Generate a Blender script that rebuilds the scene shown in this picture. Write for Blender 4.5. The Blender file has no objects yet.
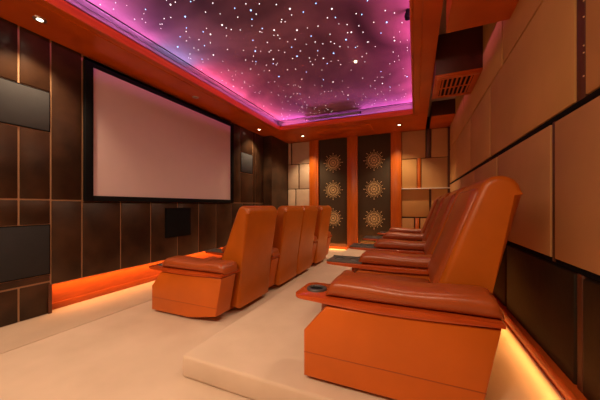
import bpy, bmesh, math, random
from mathutils import Vector, Matrix
C = bpy.context.scene.collection
SC = bpy.context.scene
random.seed(7)

# ------------------------------------------------------------------ camera, world, exposure
CAM_Z = 1.145
YAW = 0.407
cd = bpy.data.cameras.new('camera'); cam = bpy.data.objects.new('camera', cd); C.objects.link(cam)
cam.location = (0, 0, CAM_Z); cam.rotation_euler = (math.pi/2, 0, YAW)
cd.sensor_width = 36; cd.lens = 267.4/600*36; cd.shift_y = 5.4/600; cd.clip_start = 0.02
SC.camera = cam
SC.view_settings.view_transform = 'Standard'; SC.view_settings.look = 'None'
SC.view_settings.exposure = 0.4; SC.view_settings.gamma = 1.0
SC.view_settings.use_curve_mapping = False
SC.cycles.use_denoising = True
SC.cycles.max_bounces = 8; SC.cycles.diffuse_bounces = 5
SC.cycles.sample_clamp_indirect = 6.0
w = bpy.data.worlds.new('world'); SC.world = w; w.use_nodes = True
w.node_tree.nodes['Background'].inputs[0].default_value = (1.0, 0.5, 0.25, 1)
w.node_tree.nodes['Background'].inputs[1].default_value = 0.05

def area(name, loc, rot, sx, sy, power, col, spread=180):
    l = bpy.data.lights.new(name, 'AREA'); l.shape = 'RECTANGLE'; l.size = sx; l.size_y = sy
    l.energy = power; l.color = col; l.spread = math.radians(spread)
    o = bpy.data.objects.new(name, l); C.objects.link(o); o.location = loc; o.rotation_euler = rot
    return o
def spot(name, loc, power, col, angle=100, blend=0.6, radius=0.03, rot=(0, 0, 0)):
    l = bpy.data.lights.new(name, 'SPOT'); l.energy = power; l.color = col
    l.spot_size = math.radians(angle); l.spot_blend = blend; l.shadow_soft_size = radius
    o = bpy.data.objects.new(name, l); C.objects.link(o); o.location = loc; o.rotation_euler = rot
    return o
PI = math.pi
WARM = (1.0, 0.70, 0.45); LED = (1.0, 0.46, 0.12); PINK = (1.0, 0.16, 0.55); VIOLET = (0.85, 0.22, 0.85)
# room geometry
XL, XR, YB, YN = -3.55, 0.707, 6.81, -1.3
ZS = 2.899            # soffit underside
ZLIP = 3.015          # lip of the ceiling cove
ZSTAR = 3.145         # star ceiling
CX0, CX1, CY0, CY1 = -2.92, -0.027, -0.5, 5.583   # cove opening
ZP, PX, PY = 0.145, -1.434, 1.324                  # platform
# cove strips (lie on the ledge behind the lip, shining up)
def strip(name, a, b, inward, power, col, tilt=12, spread=180):
    """a thin lamp strip from a to b, facing sideways along inward and a little up"""
    A, B = Vector(a), Vector(b); d = Vector(inward); d = (d*math.cos(math.radians(tilt))+Vector((0, 0, math.sin(math.radians(tilt))))).normalized()
    o = area(name, (A+B)/2, (0, 0, 0), (B-A).length, 0.009, power, col, spread)
    x = (B-A).normalized(); z = -d; y = z.cross(x)
    o.rotation_euler = Matrix((x, y, z)).transposed().to_euler()
    return o
MAUVE, ROSE, MAGENTA, PINK = (0.80, 0.20, 0.66), (1.0, 0.14, 0.36), (0.85, 0.16, 0.78), (1.0, 0.14, 0.50)
strip('cove_strip_mauve', (-3.03, -0.4, 3.023), (-3.03, 2.3, 3.023), (1, 0, 0), 18, MAUVE, 14, 110)
strip('cove_strip_blue', (-3.03, 2.35, 3.023), (-3.03, 2.9, 3.023), (1, 0, 0), 2.0, (0.45, 0.40, 0.9), 14, 110)
strip('cove_strip_rose', (-3.03, 2.95, 3.023), (-3.03, 5.6, 3.023), (1, 0, 0), 17, ROSE, 14, 110)
strip('cove_strip_end', (-2.9, 5.69, 3.023), (-0.05, 5.69, 3.023), (0, -1, 0), 11, MAGENTA, 14, 110)
strip('cove_strip_wall_side', (0.08, -0.4, 3.023), (0.08, 5.6, 3.023), (-1, 0, 0), 21, PINK, 14, 110)
# warm strips in the toe recesses
area('toe_strip_left', (-3.60, 3.72, 0.285), (0, 0, 0), 0.04, 4.25, 13, (1.0, 0.42, 0.12))
area('toe_strip_end', (-1.46, 6.775, 0.15), (0, 0, 0), 1.8, 0.03, 6, LED)
strip('toe_strip_right', (0.675, 1.33, 0.195), (0.675, 6.7, 0.195), (-1, 0, 0), 8, (1.0, 0.42, 0.10), -25)
# added fill lights, unseen, over the part of the room behind the camera
area('rear_fill_light', (-1.45, -0.85, 2.88), (math.radians(28), 0, 0), 3.2, 0.5, 70, WARM)
for i, x in enumerate((-2.4, -1.3, -0.4)):
    spot('near_fill_spot', (x, -0.62, ZS-0.02), 75, WARM, 95, 0.8, 0.05, (math.radians(18), 0, 0))  # spots added to pool light on the foreground floor
# ------------------------------------------------------------------ materials
def mat(name, col, rough=0.5, metal=0.0, var=0.0, vscale=6.0, bump=0.0, bscale=40.0, col2=None, coat=0.0, stretch=None, detail=4, spec=0.5, vdist=None, sheen=0):
    m = bpy.data.materials.new(name); m.use_nodes = True
    nt = m.node_tree; N = nt.nodes; L = nt.links; b = N['Principled BSDF']
    b.inputs['Base Color'].default_value = (*col, 1); b.inputs['Roughness'].default_value = rough
    b.inputs['Metallic'].default_value = metal; b.inputs['Coat Weight'].default_value = coat
    b.inputs['Specular IOR Level'].default_value = spec
    b.inputs['Sheen Weight'].default_value = sheen
    tc = N.new('ShaderNodeTexCoord'); mp = N.new('ShaderNodeMapping'); L.new(tc.outputs['Object'], mp.inputs[0])
    if stretch: mp.inputs['Scale'].default_value = stretch
    if var > 0 or col2:
        n = N.new('ShaderNodeTexNoise'); n.inputs['Scale'].default_value = vscale; n.inputs['Detail'].default_value = detail
        if vdist: n.inputs['Distortion'].default_value = vdist
        L.new(mp.outputs[0], n.inputs['Vector'])
        r = N.new('ShaderNodeValToRGB'); r.color_ramp.elements[0].position = 0.33; r.color_ramp.elements[1].position = 0.67
        c2 = col2 or tuple(min(1, c*(1+var)) for c in col)
        c1 = col if col2 else tuple(c*(1-var) for c in col)
        r.color_ramp.elements[0].color = (*c1, 1); r.color_ramp.elements[1].color = (*c2, 1)
        L.new(n.outputs['Fac'], r.inputs[0]); L.new(r.outputs[0], b.inputs['Base Color'])
    if bump > 0:
        n2 = N.new('ShaderNodeTexNoise'); n2.inputs['Scale'].default_value = bscale; n2.inputs['Detail'].default_value = 5
        L.new(mp.outputs[0], n2.inputs['Vector'])
        bp = N.new('ShaderNodeBump'); bp.inputs['Strength'].default_value = bump; bp.inputs['Distance'].default_value = 0.01
        L.new(n2.outputs['Fac'], bp.inputs['Height']); L.new(bp.outputs[0], b.inputs['Normal'])
    return m
def emat(name, col, s):
    m = bpy.data.materials.new(name); m.use_nodes = True; b = m.node_tree.nodes['Principled BSDF']
    b.inputs['Base Color'].default_value = (0, 0, 0, 1); b.inputs['Emission Color'].default_value = (*col, 1)
    b.inputs['Emission Strength'].default_value = s
    m.cycles.emission_sampling = 'NONE'
    return m
M = {}
M['leather'] = mat('orange_leather', (0.54, 0.112, 0.006), 0.38, var=0.08, vscale=3, bump=0.06, bscale=70, spec=0.45)
M['back'] = mat('backrest_leather', (0.46, 0.108, 0.005), 0.36, var=0.12, vscale=3, bump=0.10, bscale=40, spec=0.45)
M['cushion'] = mat('chestnut_leather', (0.34, 0.070, 0.014), 0.33, var=0.12, vscale=4, bump=0.2, bscale=26, spec=0.5)
M['wood'] = mat('red_wood', (0.36, 0.045, 0.006), 0.22, col2=(0.46, 0.075, 0.012), vscale=5, stretch=(1, 8, 8), coat=0.3)
M['soffit'] = mat('soffit_wood', (0.50, 0.085, 0.004), 0.30, col2=(0.60, 0.115, 0.006), vscale=3, stretch=(1, 1, 6))
M['pilaster'] = mat('pilaster_wood', (0.50, 0.105, 0.007), 0.3, col2=(0.60, 0.14, 0.011), vscale=4, stretch=(8, 8, 0.8))
M['box_shade'] = mat('shaded_box_wood', (0.07, 0.010, 0.003), 0.5, var=0.15)  # shade on the unlit box fronts is put into this dark wood
M['toe'] = mat('toe_wood', (0.42, 0.075, 0.010), 0.35, var=0.12, stretch=(4, 1, 4))
M['carpet'] = mat('beige_carpet', (0.60, 0.46, 0.34), 0.95, col2=(0.68, 0.53, 0.40), vscale=3.0, bump=0.5, bscale=420, spec=0.1, detail=8, sheen=0.2)
M['carpet_shade'] = mat('carpet_soffit_shade', (0.51, 0.38, 0.27), 0.95, col2=(0.57, 0.43, 0.31), vscale=3.0, bump=0.5, bscale=420, spec=0.1, detail=8, sheen=0.2)  # carpet darkened to carry the shade below the soffit
M['brown'] = mat('brown_wall_leather', (0.022, 0.010, 0.005), 0.36, col2=(0.062, 0.029, 0.014), vscale=3.2, bump=0.1, bscale=30, spec=0.35)
M['joint'] = mat('bronze_joint', (0.42, 0.24, 0.13), 0.45, metal=0.2)
M['black'] = mat('matt_black', (0.004, 0.004, 0.005), 0.85, var=0.1, spec=0.15)
M['grille'] = mat('dark_speaker_cloth', (0.016, 0.016, 0.019), 0.85, var=0.1, bump=0.3, bscale=400)
M['greycloth'] = mat('grey_speaker_cloth', (0.045, 0.046, 0.052), 0.9, var=0.06, bump=0.3, bscale=400)
M['screen'] = mat('screen_cloth', (0.66, 0.52, 0.53), 0.8, var=0.01)
M['tan'] = mat('tan_wall_cloth', (0.52, 0.285, 0.09), 0.8, col2=(0.57, 0.315, 0.105), vscale=2.5, bump=0.15, bscale=200)
M['tan2'] = mat('dusky_wall_cloth', (0.50, 0.27, 0.10), 0.75, col2=(0.55, 0.30, 0.115), vscale=2.5, bump=0.15, bscale=200)
M['tan3'] = mat('cream_wall_cloth', (0.55, 0.42, 0.29), 0.7, col2=(0.62, 0.48, 0.34), vscale=5, bump=0.2, bscale=60)
M['darkgreen'] = mat('dark_wall_leather', (0.014, 0.009, 0.004), 0.6, col2=(0.034, 0.016, 0.006), vscale=2.2, bump=0.15, bscale=20, spec=0.2)
M['joint_r'] = mat('brown_joint', (0.10, 0.032, 0.014), 0.5, var=0.1)
M['fabric_dark'] = mat('taupe_panel_cloth', (0.050, 0.032, 0.015), 0.85, col2=(0.060, 0.038, 0.018), vscale=3, bump=0.1, bscale=200)
M['gold'] = mat('gilded_metal', (0.85, 0.62, 0.30), 0.5, metal=0.1)
M['tray'] = mat('grey_tray_plastic', (0.10, 0.095, 0.09), 0.3, var=0.1)
M['rim'] = mat('grey_cup_rim', (0.11, 0.11, 0.115), 0.35, metal=0.5)
M['white'] = mat('white_cove_plaster', (0.42, 0.39, 0.41), 0.85, var=0.02)
M['starcloth'] = mat('star_panel_cloth', (0.030, 0.018, 0.016), 0.95, col2=(0.30, 0.19, 0.21), vscale=0.75, detail=3, vdist=0.6)
M['steel'] = mat('brushed_steel', (0.6, 0.58, 0.55), 0.3, metal=0.9)
M['shelf'] = mat('pale_glass_shelf', (0.85, 0.80, 0.72), 0.15, spec=0.8)
M['lamp'] = emat('lamp_glow', (1.0, 0.82, 0.55), 14)
M['star_w'] = emat('star_white', (1.0, 0.90, 0.86), 2.2)
M['star_b'] = emat('star_blue', (0.30, 0.55, 1.0), 3.5)
M['star_y'] = emat('star_warm', (1.0, 0.85, 0.5), 12)

# ------------------------------------------------------------------ mesh helpers
def link(name, me, m, parent=None, loc=(0, 0, 0), rot=(0, 0, 0)):
    o = bpy.data.objects.new(name, me); C.objects.link(o)
    if m is not None and not me.materials: me.materials.append(m)
    if parent: o.parent = parent
    o.location = loc; o.rotation_euler = rot
    return o
def finish(bm, name, smooth=True, angle=40):
    bmesh.ops.recalc_face_normals(bm, faces=bm.faces)
    me = bpy.data.meshes.new(name); bm.to_mesh(me); bm.free()
    if smooth:
        for p in me.polygons: p.use_smooth = True
        try: me.set_sharp_from_angle(angle=math.radians(angle))
        except Exception: pass
    return me
def add_box(bm, lo, hi, bev=0.0, seg=2):
    r = bmesh.ops.create_cube(bm, size=1)
    vs = r['verts']
    for v in vs:
        v.co = Vector([lo[i] + (v.co[i]+0.5)*(hi[i]-lo[i]) for i in range(3)])
    if bev > 0:
        es = list({e for v in vs for e in v.link_edges})
        bmesh.ops.bevel(bm, geom=es, offset=bev, segments=seg, profile=0.5, affect='EDGES', clamp_overlap=True)
def box_me(name, lo, hi, bev=0.0, seg=2):
    bm = bmesh.new(); add_box(bm, lo, hi, bev, seg); return finish(bm, name)
def add_prism(bm, pts, y0, y1, bev=0.0, seg=3):
    a = [bm.verts.new((x, y0, z)) for x, z in pts]; b = [bm.verts.new((x, y1, z)) for x, z in pts]
    n = len(pts)
    fs = [bm.faces.new(a), bm.faces.new(b[::-1])]
    for i in range(n): fs.append(bm.faces.new((a[i], b[i], b[(i+1) % n], a[(i+1) % n])))
    if bev > 0:
        es = list({e for f in fs[:2] for e in f.edges})
        bmesh.ops.bevel(bm, geom=es, offset=bev, segments=seg, profile=0.5, affect='EDGES', clamp_overlap=True)
def prism_me(name, pts, y0, y1, bev=0.0, seg=3, angle=50):
    bm = bmesh.new(); add_prism(bm, pts, y0, y1, bev, seg); return finish(bm, name, angle=angle)
def add_tube(bm, pts, r, n=8, closed=False):
    rings = []
    k = len(pts)
    for i, p in enumerate(pts):
        p = Vector(p)
        if closed: t = Vector(pts[(i+1) % k]) - Vector(pts[i-1])
        else: t = Vector(pts[min(i+1, k-1)]) - Vector(pts[max(i-1, 0)])
        t.normalize()
        u = t.orthogonal().normalized() if abs(t.z) > 0.99 or abs(t.z) < 1e-6 and False else (Vector((0, 0, 1)).cross(t).normalized() if abs(t.z) < 0.95 else Vector((1, 0, 0)).cross(t).normalized())
        v = t.cross(u)
        rings.append([bm.verts.new(p + r*(math.cos(2*PI*j/n)*u + math.sin(2*PI*j/n)*v)) for j in range(n)])
    for i in range(k if closed else k-1):
        A, B = rings[i], rings[(i+1) % k]
        for j in range(n): bm.faces.new((A[j], A[(j+1) % n], B[(j+1) % n], B[j]))
    if not closed:
        bm.faces.new(rings[0][::-1]); bm.faces.new(rings[-1])
def add_lathe(bm, prof, n=32, center=(0, 0, 0)):
    cx, cy, cz = center
    rings = []
    for r, z in prof:
        if r < 1e-6: rings.append([bm.verts.new((cx, cy, cz+z))])
        else: rings.append([bm.verts.new((cx+r*math.cos(2*PI*j/n), cy+r*math.sin(2*PI*j/n), cz+z)) for j in range(n)])
    for A, B in zip(rings, rings[1:]):
        for j in range(n):
            a0, a1 = A[j % len(A)], A[(j+1) % len(A)]; b0, b1 = B[j % len(B)], B[(j+1) % len(B)]
            vs = []
            for v in (a0, a1, b1, b0):
                if v not in vs: vs.append(v)
            if len(vs) > 2: bm.faces.new(vs)
def loft_me(name, secs, cap=True):
    """secs: list of rings (equal length) of points"""
    bm = bmesh.new(); R = [[bm.verts.new(p) for p in s] for s in secs]
    n = len(R[0])
    for A, B in zip(R, R[1:]):
        for j in range(n): bm.faces.new((A[j], A[(j+1) % n], B[(j+1) % n], B[j]))
    if cap: bm.faces.new(R[0][::-1]); bm.faces.new(R[-1])
    return finish(bm, name, angle=70)
def thing(name, label, cat, loc=(0, 0, 0), rotz=0, group=None):
    o = bpy.data.objects.new(name, None); C.objects.link(o); o.empty_display_size = 0.1
    o.location = loc; o.rotation_euler = (0, 0, rotz); return tag(o, label, cat, group)
def tag(o, label, cat, group=None):
    o['label'] = label; o['category'] = cat
    if group: o['group'] = group
    return o
def struct(name, me, m, parent=None):
    o = link(name, me, m, parent)
    if parent is None: o['kind'] = 'structure'
    return o
def sbox(name, lo, hi, m, parent=None, bev=0.0):
    return struct(name, box_me(name, lo, hi, bev), m, parent)

# ------------------------------------------------------------------ floor, platform
sbox('floor', (-3.9, YN-0.1, -0.1), (XR+0.2, YB+0.2, 0.0), M['carpet'])
sbox('trim_0', (-3.65, YN, 0.0), (-2.93, 5.9, 0.004), M['carpet_shade'])  # strip paints the soffit's shade onto the carpet
struct('platform', box_me('platform', (PX, PY, 0.0), (XR+0.1, YB+0.05, ZP), 0.02, 3), M['carpet'])

# ------------------------------------------------------------------ left wall
wl = sbox('wall_left', (-3.80, YN, 0.0), (-3.67, YB+0.1, 3.3), M['joint'])
g = 0.008
def panel_x(parent, y0, y1, z0, z1, m, side=1, face=XL, depth=0.05, back=None, gap=g, name='wall_panel', bev=0.006):
    if side > 0: lo, hi = (face-depth, y0+gap, z0+gap), (face, y1-gap, z1-gap)
    else: lo, hi = (face, y0+gap, z0+gap), (face+depth, y1-gap, z1-gap)
    return link(name, box_me(name, lo, hi, bev), m, parent)
struct('wall_backing', box_me('b', (-3.67, 1.56, 0.30), (-3.56, 5.89, ZS+0.02)), M['joint'], wl)
struct('wall_backing', box_me('b', (-3.67, YN, 0.0), (-3.56, 1.56, ZS+0.02)), M['joint'], wl)
for y0, y1 in ((1.06, 1.31), (1.31, 1.56)):
    for z0, z1 in ((0.0, 0.34), (0.945, 1.205), (1.205, 1.92), (2.34, ZS+0.01)):
        panel_x(wl, y0, y1, z0, z1, M['brown'])
panel_x(wl, 1.0, 1.56, 0.34, 0.42, M['brown'])
panel_x(wl, 0.75, 1.06, 0.0, 0.34, M['brown']); panel_x(wl, 0.75, 1.06, 0.945, 1.92, M['brown'])
panel_x(wl, 0.75, 1.06, 2.34, ZS, M['brown']); panel_x(wl, 0.75, 0.99, 0.34, 0.945, M['brown']); panel_x(wl, 0.75, 0.99, 1.92, 2.34, M['brown'])
panel_x(wl, YN, 0.75, 0.0, 1.2, M['brown']); panel_x(wl, YN, 0.75, 1.2, ZS, M['brown'])
panel_x(wl, 1.56, 1.85, 0.30, 1.20, M['brown']); panel_x(wl, 1.56, 1.85, 1.20, ZS+0.01, M['brown'])
ys = [1.85, 2.295, 2.73, 3.21, 3.67, 4.13, 4.60, 5.0, 5.40, 5.535, 5.89]
for a, b in zip(ys, ys[1:]): panel_x(wl, a, b, 0.30, 1.20, M['brown'])
panel_x(wl, 1.85, 4.60, 1.20, ZS+0.01, M['brown'], face=XL-0.01)
for y0, y1, z0, z1 in ((4.60, 4.92, 1.2, ZS), (5.395, 5.535, 1.2, ZS), (5.535, 5.89, 1.2, ZS), (4.92, 5.395, 2.34, ZS), (4.92, 5.395, 1.2, 1.88)):
    panel_x(wl, y0, y1, z0, z1, M['brown'])
# toe recess lit from inside
sbox('trim_1', (-3.68, 1.56, 0.0), (-3.655, 5.89, 0.30), M['toe'])
sbox('baseboard_left', (-3.656, 1.56, 0.0), (-3.635, 5.89, 0.075), M['toe'], bev=0.006)
sbox('trim_2', (-3.66, 1.535, 0.0), (-3.535, 1.562, 0.31), M['joint_r'])
# corner column
sbox('wall_column', (-3.75, 5.89, 0.0), (-3.31, YB+0.1, ZS+0.02), M['brown'])

# ------------------------------------------------------------------ end wall
wb = sbox('wall_end', (-3.9, YB+0.06, 0.0), (XR+0.2, YB+0.2, 3.3), M['joint_r'])
def panel_y(x0, x1, z0, z1, m, face=YB, depth=0.055, gap=0.008, name='wall_panel', bev=0.01):
    return link(name, box_me(name, (x0+gap, face, z0+gap), (x1-gap, face+depth, z1-gap), bev), m, wb)
for x0, x1, z0, z1, m in ((-3.31, -3.21, 2.29, ZS, 'tan3'), (-3.19, -2.64, 2.29, ZS, 'tan3'), (-3.31, -2.985, 1.60, 2.29, 'tan3'), (-2.96, -2.64, 1.60, 2.29, 'tan3'),
                          (-3.31, -3.08, 0.85, 1.60, 'tan3'), (-3.06, -2.64, 0.85, 1.60, 'tan3'), (-3.31, -2.64, 0.1, 0.85, 'tan2'),
                          (-0.30, 0.225, 2.24, ZS, 'tan2'), (0.33, XR-0.03, 2.24, ZS, 'tan2'), (-0.30, 0.04, 1.54, 2.24, 'tan'), (0.12, XR-0.03, 1.54, 2.24, 'tan2'),
                          (-0.30, 0.30, 0.87, 1.53, 'tan'), (0.33, XR-0.03, 0.87, 1.53, 'tan'), (-0.30, -0.02, ZP, 0.85, 'tan2'), (0.10, XR-0.03, ZP, 0.85, 'tan2')):
    panel_y(x0, x1, z0, z1, M[m])
dpl = panel_y(-2.38, -1.60, 0.15, ZS, M['fabric_dark'], gap=0.0)
dpr = panel_y(-1.335, -0.54, 0.20, ZS, M['fabric_dark'], gap=0.0)
k = 3
for x0, x1 in ((-2.64, -2.38), (-1.60, -1.335), (-0.54, -0.30)):
    z0 = ZP if x0 > -1.4 else 0.0
    bm = bmesh.new(); add_box(bm, (x0, YB-0.06, z0), (x1, YB+0.06, ZS+0.01), 0.006)
    add_box(bm, (x0+0.05, YB-0.07, z0+0.12), (x1-0.05, YB-0.055, ZS-0.02), 0.004)
    add_box(bm, (x0-0.012, YB-0.085, z0), (x1+0.012, YB+0.0, z0+0.09), 0.006)
    struct('trim_%d' % k, finish(bm, 'pilaster'), M['pilaster']); k += 1
for x0, x1, z0, z1 in ((0.235, 0.325, 2.24, ZS), (0.045, 0.115, 1.54, 2.24), (0.0, 0.085, ZP, 0.85), (XR-0.03, XR, ZP, ZS)):
    sbox('trim_%d' % k, (x0, YB-0.03, z0), (x1, YB+0.06, z1), M['pilaster'] if z0 < 2 and x1 < 0.6 else M['joint_r'], bev=0.005); k += 1
sh = sbox('trim_%d' % k, (-0.30, YB-0.10, 1.522), (XR, YB+0.05, 1.545), M['shelf'], bev=0.003); k += 1
sbox('baseboard_end', (-2.38, YB+0.035, 0.0), (-1.60, YB+0.06, 0.06), M['toe'])

# ------------------------------------------------------------------ right wall
wr = sbox('wall_right', (XR+0.05, YN, 0.0), (XR+0.2, YB+0.2, 3.3), M['joint_r'])
Z1, Z2, Z3 = 0.83, 1.626, 2.386
def rp(y0, y1, z0, z1, m, gap=0.007): return panel_x(wr, y0, y1, z0, z1, M[m], side=-1, face=XR, depth=0.05, gap=gap, bev=0.008)
for y0, y1 in ((5.86, YB), (4.41, 5.84), (3.32, 4.39), (1.715, 3.30), (0.3, 1.634), (YN, 0.28)): rp(y0, y1, Z2+0.012, Z3, 'tan')
for y0, y1 in ((5.0, YB), (2.9, 4.98), (0.9, 2.88), (YN, 0.88)): rp(y0, y1, Z3, 3.25, 'tan')
for y0, y1 in ((5.3, YB), (4.15, 5.27), (3.07, 4.12), (1.965, 3.04), (0.7, 1.925), (YN, 0.66)): rp(y0, y1, Z1+0.012, Z2-0.012, 'tan2')
for y0, y1 in ((5.0, YB), (3.9, 4.96), (2.80, 3.86), (1.715, 2.77), (0.5, 1.655), (YN, 0.46)): rp(y0, y1, ZP+0.12, Z1-0.012, 'darkgreen')
def post(y0, y1, z0, z1): return link('wall_post', box_me('wall_post', (XR+0.006, y0, z0), (XR+0.04, y1, z1), 0.004), M['joint_r'], wr)
post(1.662, 1.708, ZP+0.1, Z1-0.012); p2 = post(1.640, 1.712, Z2, 3.2); post(1.93, 1.96, Z1, Z2)
for i in range(8):
    bm = bmesh.new(); bmesh.ops.create_icosphere(bm, subdivisions=1, radius=0.004)
    link('stud', finish(bm, 'stud'), M['gold'], p2, (XR+0.005, 1.646, 1.74+0.085*i+0.03*math.sin(i*2.3)))
sbox('trim_%d' % k, (XR+0.004, YN, Z2-0.014), (XR+0.05, YB, Z2+0.014), M['black'], bev=0.003); k += 1
sbox('trim_%d' % k, (XR+0.012, YN, Z1-0.014), (XR+0.05, YB, Z1+0.014), M['black'], bev=0.003); k += 1
sbox('baseboard_right', (XR-0.035, PY, ZP+0.06), (XR+0.05, YB, ZP+0.125), M['toe'], bev=0.008)
sbox('trim_%d' % k, (XR, PY, ZP), (XR+0.05, YB, ZP+0.07), M['toe']); k += 1
sbox('wall_near', (-3.9, YN-0.15, 0.0), (XR+0.2, YN, 3.3), M['tan2'])

# ------------------------------------------------------------------ ceiling, soffit and cove
sbox('ceiling', (-3.9, YN-0.15, 3.20), (XR+0.2, YB+0.2, 3.35), M['white'])
sf = struct('soffit', box_me('soffit', (XL-0.1, YN, ZS), (CX0+0.02, YB+0.06, ZS+0.06)), M['soffit'])
link('soffit_board', box_me('s', (CX0+0.02, CY1-0.02, ZS), (0.22, YB+0.06, ZS+0.06)), M['soffit'], sf)
link('soffit_board', box_me('s', (CX0+0.02, YN, ZS), (0.22, CY0+0.02, ZS+0.06)), M['soffit'], sf)
link('soffit_board', box_me('s', (CX1-0.02, CY0+0.02, ZS), (0.22, CY1-0.02, ZS+0.06)), M['soffit'], sf)
# lip and bead around the opening
def ring(name, x0, x1, y0, y1, t, z0, z1, m, parent=None):
    bm = bmesh.new()
    add_box(bm, (x0-t, y0-t, z0), (x0, y1+t, z1), 0.004); add_box(bm, (x1, y0-t, z0), (x1+t, y1+t, z1), 0.004)
    add_box(bm, (x0, y0-t, z0), (x1, y0, z1), 0.004); add_box(bm, (x0, y1, z0), (x1, y1+t, z1), 0.004)
    return struct(name, finish(bm, name), m, parent)
ring('cove_lip', CX0, CX1, CY0, CY1, 0.03, ZS+0.03, ZLIP, M['soffit'], sf)
ring('cove_bead', CX0+0.015, CX1-0.015, CY0+0.015, CY1-0.015, 0.025, ZS-0.004, ZS+0.035, M['soffit'], sf)
ring('soffit_groove', CX0-0.085, CX1+0.085, CY0-0.085, CY1+0.085, 0.006, ZS-0.006, ZS+0.01, M['soffit'], sf)
ring('cove_ledge', CX0, CX1, CY0, CY1, 0.15, ZLIP-0.02, ZLIP, M['white'], sf)
ring('cove_wall', CX0-0.13, CX1+0.13, CY0-0.13, CY1+0.13, 0.02, ZLIP, 3.2, M['white'], sf)
ring('cove_ceiling', CX0-0.01, CX1+0.01, CY0-0.01, CY1+0.01, 0.12, ZSTAR, 3.2, M['white'], sf)
# stepped boxes above the right hand row
bx1 = sbox('ceiling_box', (0.25, 0.4, 2.662), (XR, 2.68, 3.2), M['soffit'], bev=0.004)
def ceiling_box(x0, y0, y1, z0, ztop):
    o = struct('ceiling_box', box_me('ceiling_box', (x0, y0, z0+0.02), (XR, y1, ztop), 0.003), M['box_shade'])
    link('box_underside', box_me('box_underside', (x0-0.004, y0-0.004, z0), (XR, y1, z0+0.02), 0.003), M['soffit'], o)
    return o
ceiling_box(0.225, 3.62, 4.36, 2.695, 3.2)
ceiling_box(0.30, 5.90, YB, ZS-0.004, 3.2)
# access hatch in the end soffit
hatch = tag(link('ceiling_hatch', box_me('ceiling_hatch', (-2.15, 5.86, ZS-0.012), (-0.9, 6.42, ZS+0.002), 0.004), M['soffit']),
            'flat orange wooden access panel set in the soffit between two rear downlights', 'hatch')

# ------------------------------------------------------------------ star ceiling
st = tag(link('star_ceiling_panel', box_me('star_ceiling_panel', (CX0-0.01, CY0-0.01, ZSTAR-0.012), (CX1+0.01, CY1+0.01, ZSTAR+0.03)), M['starcloth']),
         'dark star ceiling panel glowing pink at its edges with fibre optic stars', 'star ceiling')
edge = ring('panel_edging', CX0-0.002, CX1+0.002, CY0-0.002, CY1+0.002, 0.012, ZSTAR-0.02, ZSTAR+0.01, M['black'], st)
s_, c_ = math.sin(YAW), math.cos(YAW)
def ceil_pt(u, v):
    a = (u-300)/267.4; t = (ZSTAR-0.013-CAM_Z)/((205.4-v)/267.4)
    return t*(-s_+c_*a), t*(c_+s_*a)
A5 = [(36,34),(54,47),(40,64),(121,15),(166,29),(211,40),(137,73),(74,95),(114,100),(126,117),(43,134),(91,141),(51,170),(45,187),(19,200),(53,205),(111,197),(111,212),(88,217),(98,235),(130,255),(149,174),(172,157),(184,131),(190,100),(237,120),(260,87),(318,58),(306,29),(300,114),(253,11),(357,82),(353,132),(333,155),(396,86),(406,48),(371,107),(385,158),(410,107),(407,189),(312,177),(276,146),(259,169),(231,193),(278,194),(291,212),(242,215),(278,266),(310,273),(206,264),(221,240),(185,230),(190,187),(201,170),(158,232),(200,313),(360,317),(360,330),(484,35),(446,74),(489,74),(515,43),(425,2),(540,75),(515,135),(470,110),(425,140),(470,238),(475,278),(450,268),(500,290),(515,205),(557,255)]
A4 = [(152,9),(145,30),(252,31),(335,15),(402,5),(476,10),(336,58),(384,55),(452,40),(388,93),(387,105),(507,83),(367,122),(388,136),(444,106),(468,114),(430,132),(448,152),(428,166),(359,156),(400,180),(307,80),(440,197),(478,183),(549,27),(559,57)]
stars = [ceil_pt(240+x/3.3333, y/3.3333) for x, y in A5] + [ceil_pt(70+x/3.3333, y/3.3333) for x, y in A4]
sm = {}
for key in 'wb':
    for r in (0.005, 0.008):
        bm = bmesh.new(); bmesh.ops.create_icosphere(bm, subdivisions=1, radius=r); me = finish(bm, 'fibre_star'); me.materials.append(M['star_'+key]); sm[key, r] = me
bm = bmesh.new(); bmesh.ops.create_icosphere(bm, subdivisions=2, radius=0.016); mey = finish(bm, 'fibre_star'); mey.materials.append(M['star_y'])
x, y = ceil_pt(355.5, 61.5); link('fibre_star', mey, None, st, (x, y, ZSTAR-0.013))
bm = bmesh.new(); nfree = 0
for i, (x, y) in enumerate(stars):
    if not (CX0 < x < CX1 and y < CY1): continue
    key = 'b' if i % 5 in (0, 2) else 'w'
    big = 0.008 if i % 4 == 0 else 0.005
    link('fibre_star', sm[key, big], None, st, (x, y, ZSTAR-0.013))
for i in range(300):
    x = random.uniform(CX0+0.05, CX1-0.05); y = CY1-0.05-(random.random()**1.1)*(CY1-0.6)
    bmesh.ops.create_icosphere(bm, subdivisions=1, radius=random.choice((0.0035, 0.004, 0.005)), matrix=Matrix.Translation((x, y, ZSTAR-0.013)))
fs = link('fibre_star_field', finish(bm, 'fibre_star_field'), M['star_w'], st); fs['kind'] = 'stuff'

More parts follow.
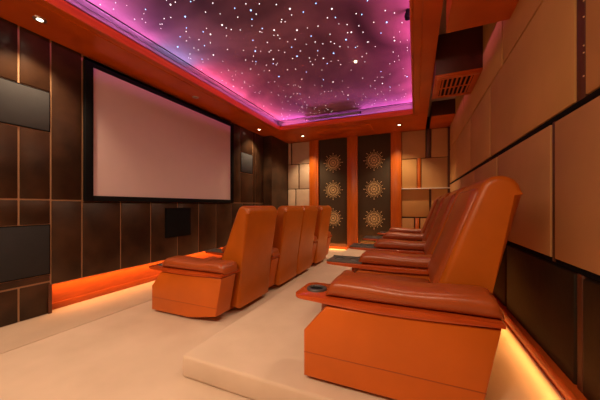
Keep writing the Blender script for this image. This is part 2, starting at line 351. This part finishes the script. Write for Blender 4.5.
# ------------------------------------------------------------------ downlights
def downlight(x, y, label, power, angle=105, lit=True, z=ZS):
    t = thing('recessed_downlight', label, 'ceiling light', (x, y, z), 0, 'downlights recessed in the wooden soffit')
    bm = bmesh.new(); add_lathe(bm, [(0.025, 0.0), (0.025, -0.006), (0.05, -0.006), (0.052, 0.0)], 24)
    link('trim_ring', finish(bm, 'trim_ring'), M['steel'], t)
    bm = bmesh.new(); add_lathe(bm, [(0.0, -0.003), (0.026, -0.003), (0.026, 0.0), (0.0, 0.0)], 20)
    link('lamp_lens', finish(bm, 'lamp_lens'), M['lamp'] if lit else M['white'], t)
    if not lit: return t
    l = spot('downlight_beam', (0, 0, -0.02), power, (1.0, 0.68, 0.40), angle, 0.7, 0.03)
    l.parent = t
    return t
downlight(-3.25, 1.345, 'round lit downlight in the soffit nearest the camera, above the left speaker panels', 60)
downlight(-3.27, 3.31, 'dim round downlight in the soffit above the middle of the screen', 8, lit=False)
downlight(-3.31, 5.30, 'round lit downlight in the soffit past the far end of the screen', 60)
downlight(-2.61, 6.24, 'round lit downlight over the cream panels, left one in the end soffit', 80)
downlight(-0.32, 6.21, 'round lit downlight over the right pilaster, right one in the end soffit', 70)
for i, (x, y, p) in enumerate(((0.08, 0.3, 22), (0.08, 2.2, 40), (0.08, 3.6, 60), (0.08, 5.0, 55))):
    spot('added_soffit_spot', (x, y, ZS-0.02), p, (1.0, 0.70, 0.44), 100, 0.8, 0.06, (0, math.radians(38), 0))  # spots added to brighten the chair backs; this soffit shows no lamps
spot('added_soffit_spot', (-3.25, -0.6, ZS-0.02), 40, WARM, 130, 0.8, 0.06)  # unseen spot added behind the camera

# ------------------------------------------------------------------ wall things
t = thing('projection_screen', 'large blank projection screen in a wide black frame on the dark left wall', 'screen', (XL, 3.23, 1.195))
Y0, Y1, Zb, Zt = 1.855-3.23, 4.605-3.23, 0.0, 1.64
link('screen_surface', box_me('s', (0.0, Y0+0.05, Zb+0.05), (0.03, Y1-0.05, Zt-0.03)), M['screen'], t)
bm = bmesh.new(); fw = 0.085
add_box(bm, (0, Y0, Zb), (0.055, Y0+fw, Zt), 0.006); add_box(bm, (0, Y1-fw, Zb), (0.055, Y1, Zt), 0.006)
add_box(bm, (0, Y0+fw, Zb), (0.055, Y1-fw, Zb+0.065), 0.006); add_box(bm, (0, Y0+fw, Zt-0.05), (0.055, Y1-fw, Zt), 0.006)
link('frame', finish(bm, 'frame'), M['black'], t)
def speaker_panel(y0, y1, z0, z1, m, label, d=0.004):
    t = thing('wall_speaker', label, 'speaker', (XL, (y0+y1)/2, z0), 0, 'cloth covered speakers in the left wall')
    w2 = (y1-y0)/2-0.008
    link('cloth_cover', box_me('c', (-0.03, -w2, 0.008), (d, w2, z1-z0-0.008), 0.008), M[m], t)
    bm = bmesh.new(); e = 0.006
    add_box(bm, (-0.04, -w2-e, 0.0), (d*0.6, w2+e, 0.010), 0.001); add_box(bm, (-0.04, -w2-e, z1-z0-0.010), (d*0.6, w2+e, z1-z0), 0.001)
    add_box(bm, (-0.04, -w2-e, 0.01), (d*0.6, -w2, z1-z0-0.01), 0.001); add_box(bm, (-0.04, w2, 0.01), (d*0.6, w2+e, z1-z0-0.01), 0.001)
    link('edge_frame', finish(bm, 'edge_frame'), M['black'], t)
speaker_panel(0.99, 1.555, 1.92, 2.34, 'greycloth', 'grey cloth speaker panel high on left wall under the nearest downlight')
speaker_panel(0.99, 1.555, 0.42, 0.945, 'grille', 'charcoal cloth speaker panel low on left wall at the photo edge')
speaker_panel(4.925, 5.39, 1.885, 2.335, 'greycloth', 'grey cloth speaker panel past the far end of the projection screen')
speaker_panel(2.965, 3.467, 0.64, 1.105, 'black', 'black square speaker grille below the projection screen', d=0.03)

def medallion_me():
    bm = bmesh.new()
    def annulus(r0, r1, z, n=40):
        add_lathe(bm, [(r0, 0), (r0, z), (r1, z), (r1, 0)], n)
    annulus(0.0001, 0.022, 0.014, 16); annulus(0.058, 0.070, 0.010); annulus(0.128, 0.138, 0.010, 48)
    for i in range(12):
        a = 2*PI*i/12; ca, sa = math.cos(a), math.sin(a)
        pts = [(ca*(0.100+0.026*math.cos(q))-sa*0.014*math.sin(q), sa*(0.100+0.026*math.cos(q))+ca*0.014*math.sin(q), 0.005) for q in [2*PI*j/12 for j in range(12)]]
        add_tube(bm, pts, 0.0035, 5, True)
        d = Vector((ca, sa, 0)); up = Vector((0, 0, 0.005))
        add_tube(bm, [d*0.024+up, d*0.058+up], 0.003, 5)
    for i in range(32):
        a = 2*PI*i/32; d = Vector((math.cos(a), math.sin(a), 0)); up = Vector((0, 0, 0.005))
        rr, rb = ((0.248, 0.013), (0.185, 0.008), (0.215, 0.010), (0.185, 0.008))[i % 4]
        add_tube(bm, [d*0.138+up, d*rr+up], 0.004, 5)
        bmesh.ops.create_icosphere(bm, subdivisions=1, radius=rb, matrix=Matrix.Translation(d*rr+up))
    return finish(bm, 'medallion')
mm = medallion_me()
for xx, side in ((-1.985, 'left'), (-0.937, 'right')):
    for zz, pos in ((2.265, 'top'), (1.55, 'middle'), (0.81, 'lowest')):
        tag(link('wall_medallion', mm, M['gold'], None, (xx, YB-0.001, zz), (PI/2, 0, 0)),
            'gilded sunburst medallion, %s of three on the %s dark end wall panel' % (pos, side), 'wall ornament', 'gilded medallions on the end wall')

# linear vent in the far cove face
t = thing('linear_vent', 'long dark slot air vent in the cove edge above the end wall', 'vent', (-1.65, CY1, ZLIP))
link('backing', box_me('v', (-0.62, -0.012, 0.025), (0.62, 0.02, 0.085), 0.003), M['black'], t)
for i in range(3): link('slat', box_me('sl', (-0.6, -0.02, 0.03+0.018*i), (0.6, -0.010, 0.037+0.018*i), 0.002), M['steel'], t)
# small black device at the cove edge
t = thing('ceiling_sensor', 'small black sensor fixed at the right edge of the star ceiling', 'sensor', (CX1-0.04, 2.93, ZSTAR-0.012))
bm = bmesh.new(); add_lathe(bm, [(0, 0), (0.022, 0), (0.022, -0.03), (0, -0.03)], 20); link('mount', finish(bm, 'mount'), M['black'], t)
bm = bmesh.new(); add_lathe(bm, [(0, -0.03), (0.03, -0.035), (0.036, -0.06), (0.03, -0.09), (0, -0.10)], 24); link('sensor_head', finish(bm, 'sensor_head'), M['black'], t)
# grille in the underside of the middle box
t = thing('air_grille', 'slotted wooden air grille under the box above the right hand chairs', 'vent', (0.47, 3.98, 2.695))
bm = bmesh.new()
add_box(bm, (-0.22, -0.34, -0.012), (0.22, -0.27, 0.0), 0.002); add_box(bm, (-0.22, 0.27, -0.012), (0.22, 0.34, 0.0), 0.002)
add_box(bm, (-0.22, -0.27, -0.012), (-0.17, 0.27, 0.0), 0.002); add_box(bm, (0.17, -0.27, -0.012), (0.22, 0.27, 0.0), 0.002)
link('grille_frame', finish(bm, 'grille_frame'), M['soffit'], t)
link('grille_void', box_me('gv', (-0.17, -0.27, -0.004), (0.17, 0.27, 0.0)), M['black'], t)
for i in range(7):
    xx = -0.15+0.05*i
    link('slat', box_me('sl', (xx-0.010, -0.27, -0.012), (xx+0.010, 0.27, -0.002), 0.001), M['soffit'], t)
link('slat', box_me('sl', (-0.17, -0.012, -0.013), (0.17, 0.012, -0.002), 0.001), M['soffit'], t)

# ------------------------------------------------------------------ recliners (front is -x)
ME = {}
def shared(key, fn):
    if key not in ME: ME[key] = fn()
    return ME[key]
def arc(cx, cz, r, a0, a1, n=7): return [(cx+r*math.cos(a0+(a1-a0)*i/n), cz+r*math.sin(a0+(a1-a0)*i/n)) for i in range(n+1)]
def back_profile(lean):
    # lean: 0 for the row facing the screen, 1 for the row along the wall
    fb, rt, r = 0.20+0.035*lean, 0.575+0.055*lean, 0.076+0.018*lean
    p = [(0.30, 0.06), (0.45, 0.06), (0.475+0.01*lean, 0.45), (rt, 1.05)]
    p += arc(rt-r, 1.066, r, math.radians(-5), math.radians(150), 9)
    p += [(fb, 0.52), (fb, 0.42), (0.30, 0.36)]
    return p
def back_me(w, lean):
    bm = bmesh.new(); add_prism(bm, back_profile(lean), -w/2, w/2, 0.035, 5)
    return finish(bm, 'backrest', angle=35)
def pad_me(lo, hi, bev, puff=0.0):
    bm = bmesh.new(); add_box(bm, lo, hi, bev, 5)
    return finish(bm, 'pad', angle=80)
def arm_panel_me(w):
    pts = [(-0.46, 0.025), (0.08, 0.025), (0.405, 0.085), (0.475, 0.456), (-0.325, 0.44), (-0.46, 0.285)]
    return prism_me('arm_panel', pts, -w/2, w/2, 0.012, 3)
def board_me(w, x0):
    n = 24; h = w/2; x1 = 0.485
    out = []   # plan outline, rounded front corners
    r = 0.06
    out += [(x1, -h), ]
    xs = [x1-(x1-x0-r)*i/n for i in range(1, n+1)]
    near = [(x, -h) for x in xs]
    cn = [(x0+r-r*math.sin(q), -h+r-r*math.cos(q)) for q in [PI/2*i/6 for i in range(1, 7)]]
    cf = [(x, -y) for x, y in cn[::-1]]
    far = [(x, h) for x in xs[::-1]]
    pl = out+near+cn+cf+far+[(x1, h)]
    def th(x):
        q = (x-x0)/(x1-x0); return 0.019+0.019*math.sin(PI*min(1, max(0, q)))**1.3
    bm = bmesh.new()
    T = [bm.verts.new((x, y, 0.487)) for x, y in pl]; B = [bm.verts.new((x, y, 0.487-th(x))) for x, y in pl]
    bm.faces.new(T); f = bm.faces.new(B[::-1]); k_ = len(pl)
    for i in range(k_): bm.faces.new((T[i], B[i], B[(i+1) % k_], T[(i+1) % k_]))
    bmesh.ops.triangulate(bm, faces=[f])
    es = [e for e in bm.edges if e.verts[0] in T and e.verts[1] in T]
    bmesh.ops.bevel(bm, geom=es, offset=0.004, segments=2, profile=0.5, affect='EDGES')
    return finish(bm, 'arm_board', angle=30)
def arm_cushion_me(w):
    secs = []; N = 30; x0, x1 = -0.335, 0.49
    for i in range(N+1):
        q = i/N; x = x0+(x1-x0)*q
        e = min(1.0, (1-(1-min(1, q/0.07))**2.2) if q < 0.07 else (1-(1-min(1, (1-q)/0.05))**2.2) if q > 0.95 else 1.0)
        h = (0.098-0.003*math.sin(PI*min(1, max(0, (q-0.1)/0.8)))**2+0.006*math.sin(q*9))*(0.25+0.75*e)
        ww = w/2*(0.86+0.14*e)*(1+0.02*math.sin(q*7))
        sec = []
        for j in range(20):
            a = 2*PI*j/20; ca, sa = math.cos(a), math.sin(a)
            sy = math.copysign(abs(ca)**0.55, ca); sz = math.copysign(abs(sa)**0.62, sa)
            sec.append((x, ww*sy, 0.486+h*0.5+h*0.5*sz))
        secs.append(sec)
    return loft_me('arm_cushion', secs)
def cup_me():
    bm = bmesh.new(); add_lathe(bm, [(0.040, -0.02), (0.040, 0.008), (0.046, 0.014), (0.058, 0.012), (0.062, 0.004), (0.062, 0.0)], 32)
    return finish(bm, 'cup_ring')
def well_me():
    bm = bmesh.new(); add_lathe(bm, [(0.0, 0.002), (0.041, 0.002), (0.041, 0.0), (0, 0)], 28); return finish(bm, 'cup_well')
def tray_me(h):
    bm = bmesh.new(); add_box(bm, (-0.16, -h, 0.0), (0.16, h, 0.012), 0.004)
    for s in (-1, 1): add_lathe(bm, [(0.036, 0.012), (0.036, 0.018), (0.046, 0.018), (0.048, 0.012)], 24, (0.07*s, 0, 0))
    add_box(bm, (-0.16, -h, 0.012), (0.16, -h+0.012, 0.018), 0.002); add_box(bm, (-0.16, h-0.012, 0.012), (0.16, h, 0.018), 0.002)
    return finish(bm, 'tray')
def make_arm(root, yc, kind, lead=1, slim=False):
    pw, bw, cw = (0.225, 0.285, 0.245) if not slim else (0.185, 0.222, 0.205); off = -0.018*lead if kind == 'cup' else 0.0
    p = link('arm_panel', shared(('panel', slim), lambda: arm_panel_me(pw)), M['leather'], root, (0, yc+off, 0))
    sd = -1 if lead > 0 else 1
    bm_key = ('seam', sd, slim)
    link('seam_piping', shared(bm_key, lambda: box_me('seam', (-0.457, sd*(pw/2)-0.0022, 0.163), (0.418, sd*(pw/2)+0.0022, 0.1675), 0.001)), M['cushion'], p)
    x0 = -0.525 if kind == 'cup' else -0.63
    b = link('arm_board', shared(('board', kind, slim), lambda: board_me(bw, x0)), M['wood'], root, (0, yc, 0))
    if kind == 'cup':
        link('cup_ring', shared('cup', cup_me), M['rim'], b, (-0.425, 0.0, 0.487)); link('cup_well', shared('well', well_me), M['black'], b, (-0.425, 0.0, 0.487))
    else:
        link('drink_tray', shared(('tray', slim), lambda: tray_me(0.10 if slim else 0.12)), M['tray'], b, (-0.46, 0.0, 0.487))
    link('arm_cushion', shared(('armc', slim), lambda: arm_cushion_me(cw)), M['cushion'], root, (0, yc, 0))
def recliner(x, z, y, w, label, arms, group, lean=0):
    r = thing('recliner', label, 'chair', (x, y, z), 0, group)
    kw = (round(w, 3), lean)
    link('backrest', shared(('back', kw), lambda: back_me(w, lean)), M['back'], r)
    fb, rt, rr = 0.20+0.035*lean, 0.575+0.055*lean, 0.076+0.018*lean
    ft = rt-rr*1.87
    ang = math.atan2(ft-fb, 1.10-0.52)
    for nm, c0, hgt, th in (('back_pad', 0.30, 0.64, 0.08),):
        px, pz = fb+math.sin(ang)*c0, 0.52+math.cos(ang)*c0
        link(nm, shared((nm, kw), lambda: pad_me((-th/2, -w/2+0.03, -hgt/2), (th/2, w/2-0.03, hgt/2), 0.038)), M['cushion'], r, (px+0.012, 0, pz-0.005), (0, ang, 0))
    link('seat_cushion', shared(('seat', kw), lambda: pad_me((-0.36, -w/2+0.004, 0.28), (0.24, w/2-0.004, 0.435), 0.05)), M['cushion'], r)
    link('leg_rest', shared(('leg', kw), lambda: pad_me((-0.06, -w/2+0.004, -0.19), (0.06, w/2-0.004, 0.19), 0.05)), M['cushion'], r, (-0.405, 0, 0.255), (0, math.radians(4), 0))
    link('seat_base', shared(('base', kw), lambda: box_me('base', (-0.33, -w/2+0.01, 0.02), (0.32, w/2-0.01, 0.31), 0.01)), M['leather'], r)
    link('plinth', shared(('plinth', kw), lambda: box_me('plinth', (-0.40, -w/2+0.02, 0.0), (0.05, w/2-0.02, 0.03), 0.004)), M['black'], r)
    for yc, kind, lead in arms: make_arm(r, yc-y, kind, lead, kind == 'tray' and lean == 0)
    return r
XRR, XFR = -0.128, -2.145
G1, G2 = 'orange leather recliners along the right wall', 'orange leather recliners in the row facing the screen'
ar = [1.545, 2.47, 3.40, 4.33, 5.26]
LB = ['largest orange leather recliner nearest the camera on the carpeted platform', 'second orange leather recliner from the camera in the right hand row',
      'third orange leather recliner from the camera in the right hand row', 'last orange leather recliner of the right hand row, nearest the end wall']
for i in range(4):
    arms = [(ar[i], 'cup' if i == 0 else 'tray', 1)]
    if i == 3: arms.append((ar[4], 'cup', -1))
    recliner(XRR, ZP, (ar[i]+ar[i+1])/2, 0.632, LB[i], arms, G1, 1)
recliner(XFR, 0, 2.63, 0.64, 'orange leather recliner at the near end of the row facing the screen, side armrest showing', [(2.14, 'cup', 1), (3.07, 'tray', 1)], G2)
recliner(XFR, 0, 3.498, 0.62, 'second orange leather recliner seen from behind, after the gap in the screen row', [], G2)
recliner(XFR, 0, 4.14, 0.64, 'third orange leather recliner from the camera in the row facing the screen', [(4.578, 'tray', 1)], G2)
recliner(XFR, 0, 5.0, 0.615, 'last recliner of the row facing the screen, in front of the end wall', [(5.452, 'cup', -1)], G2)
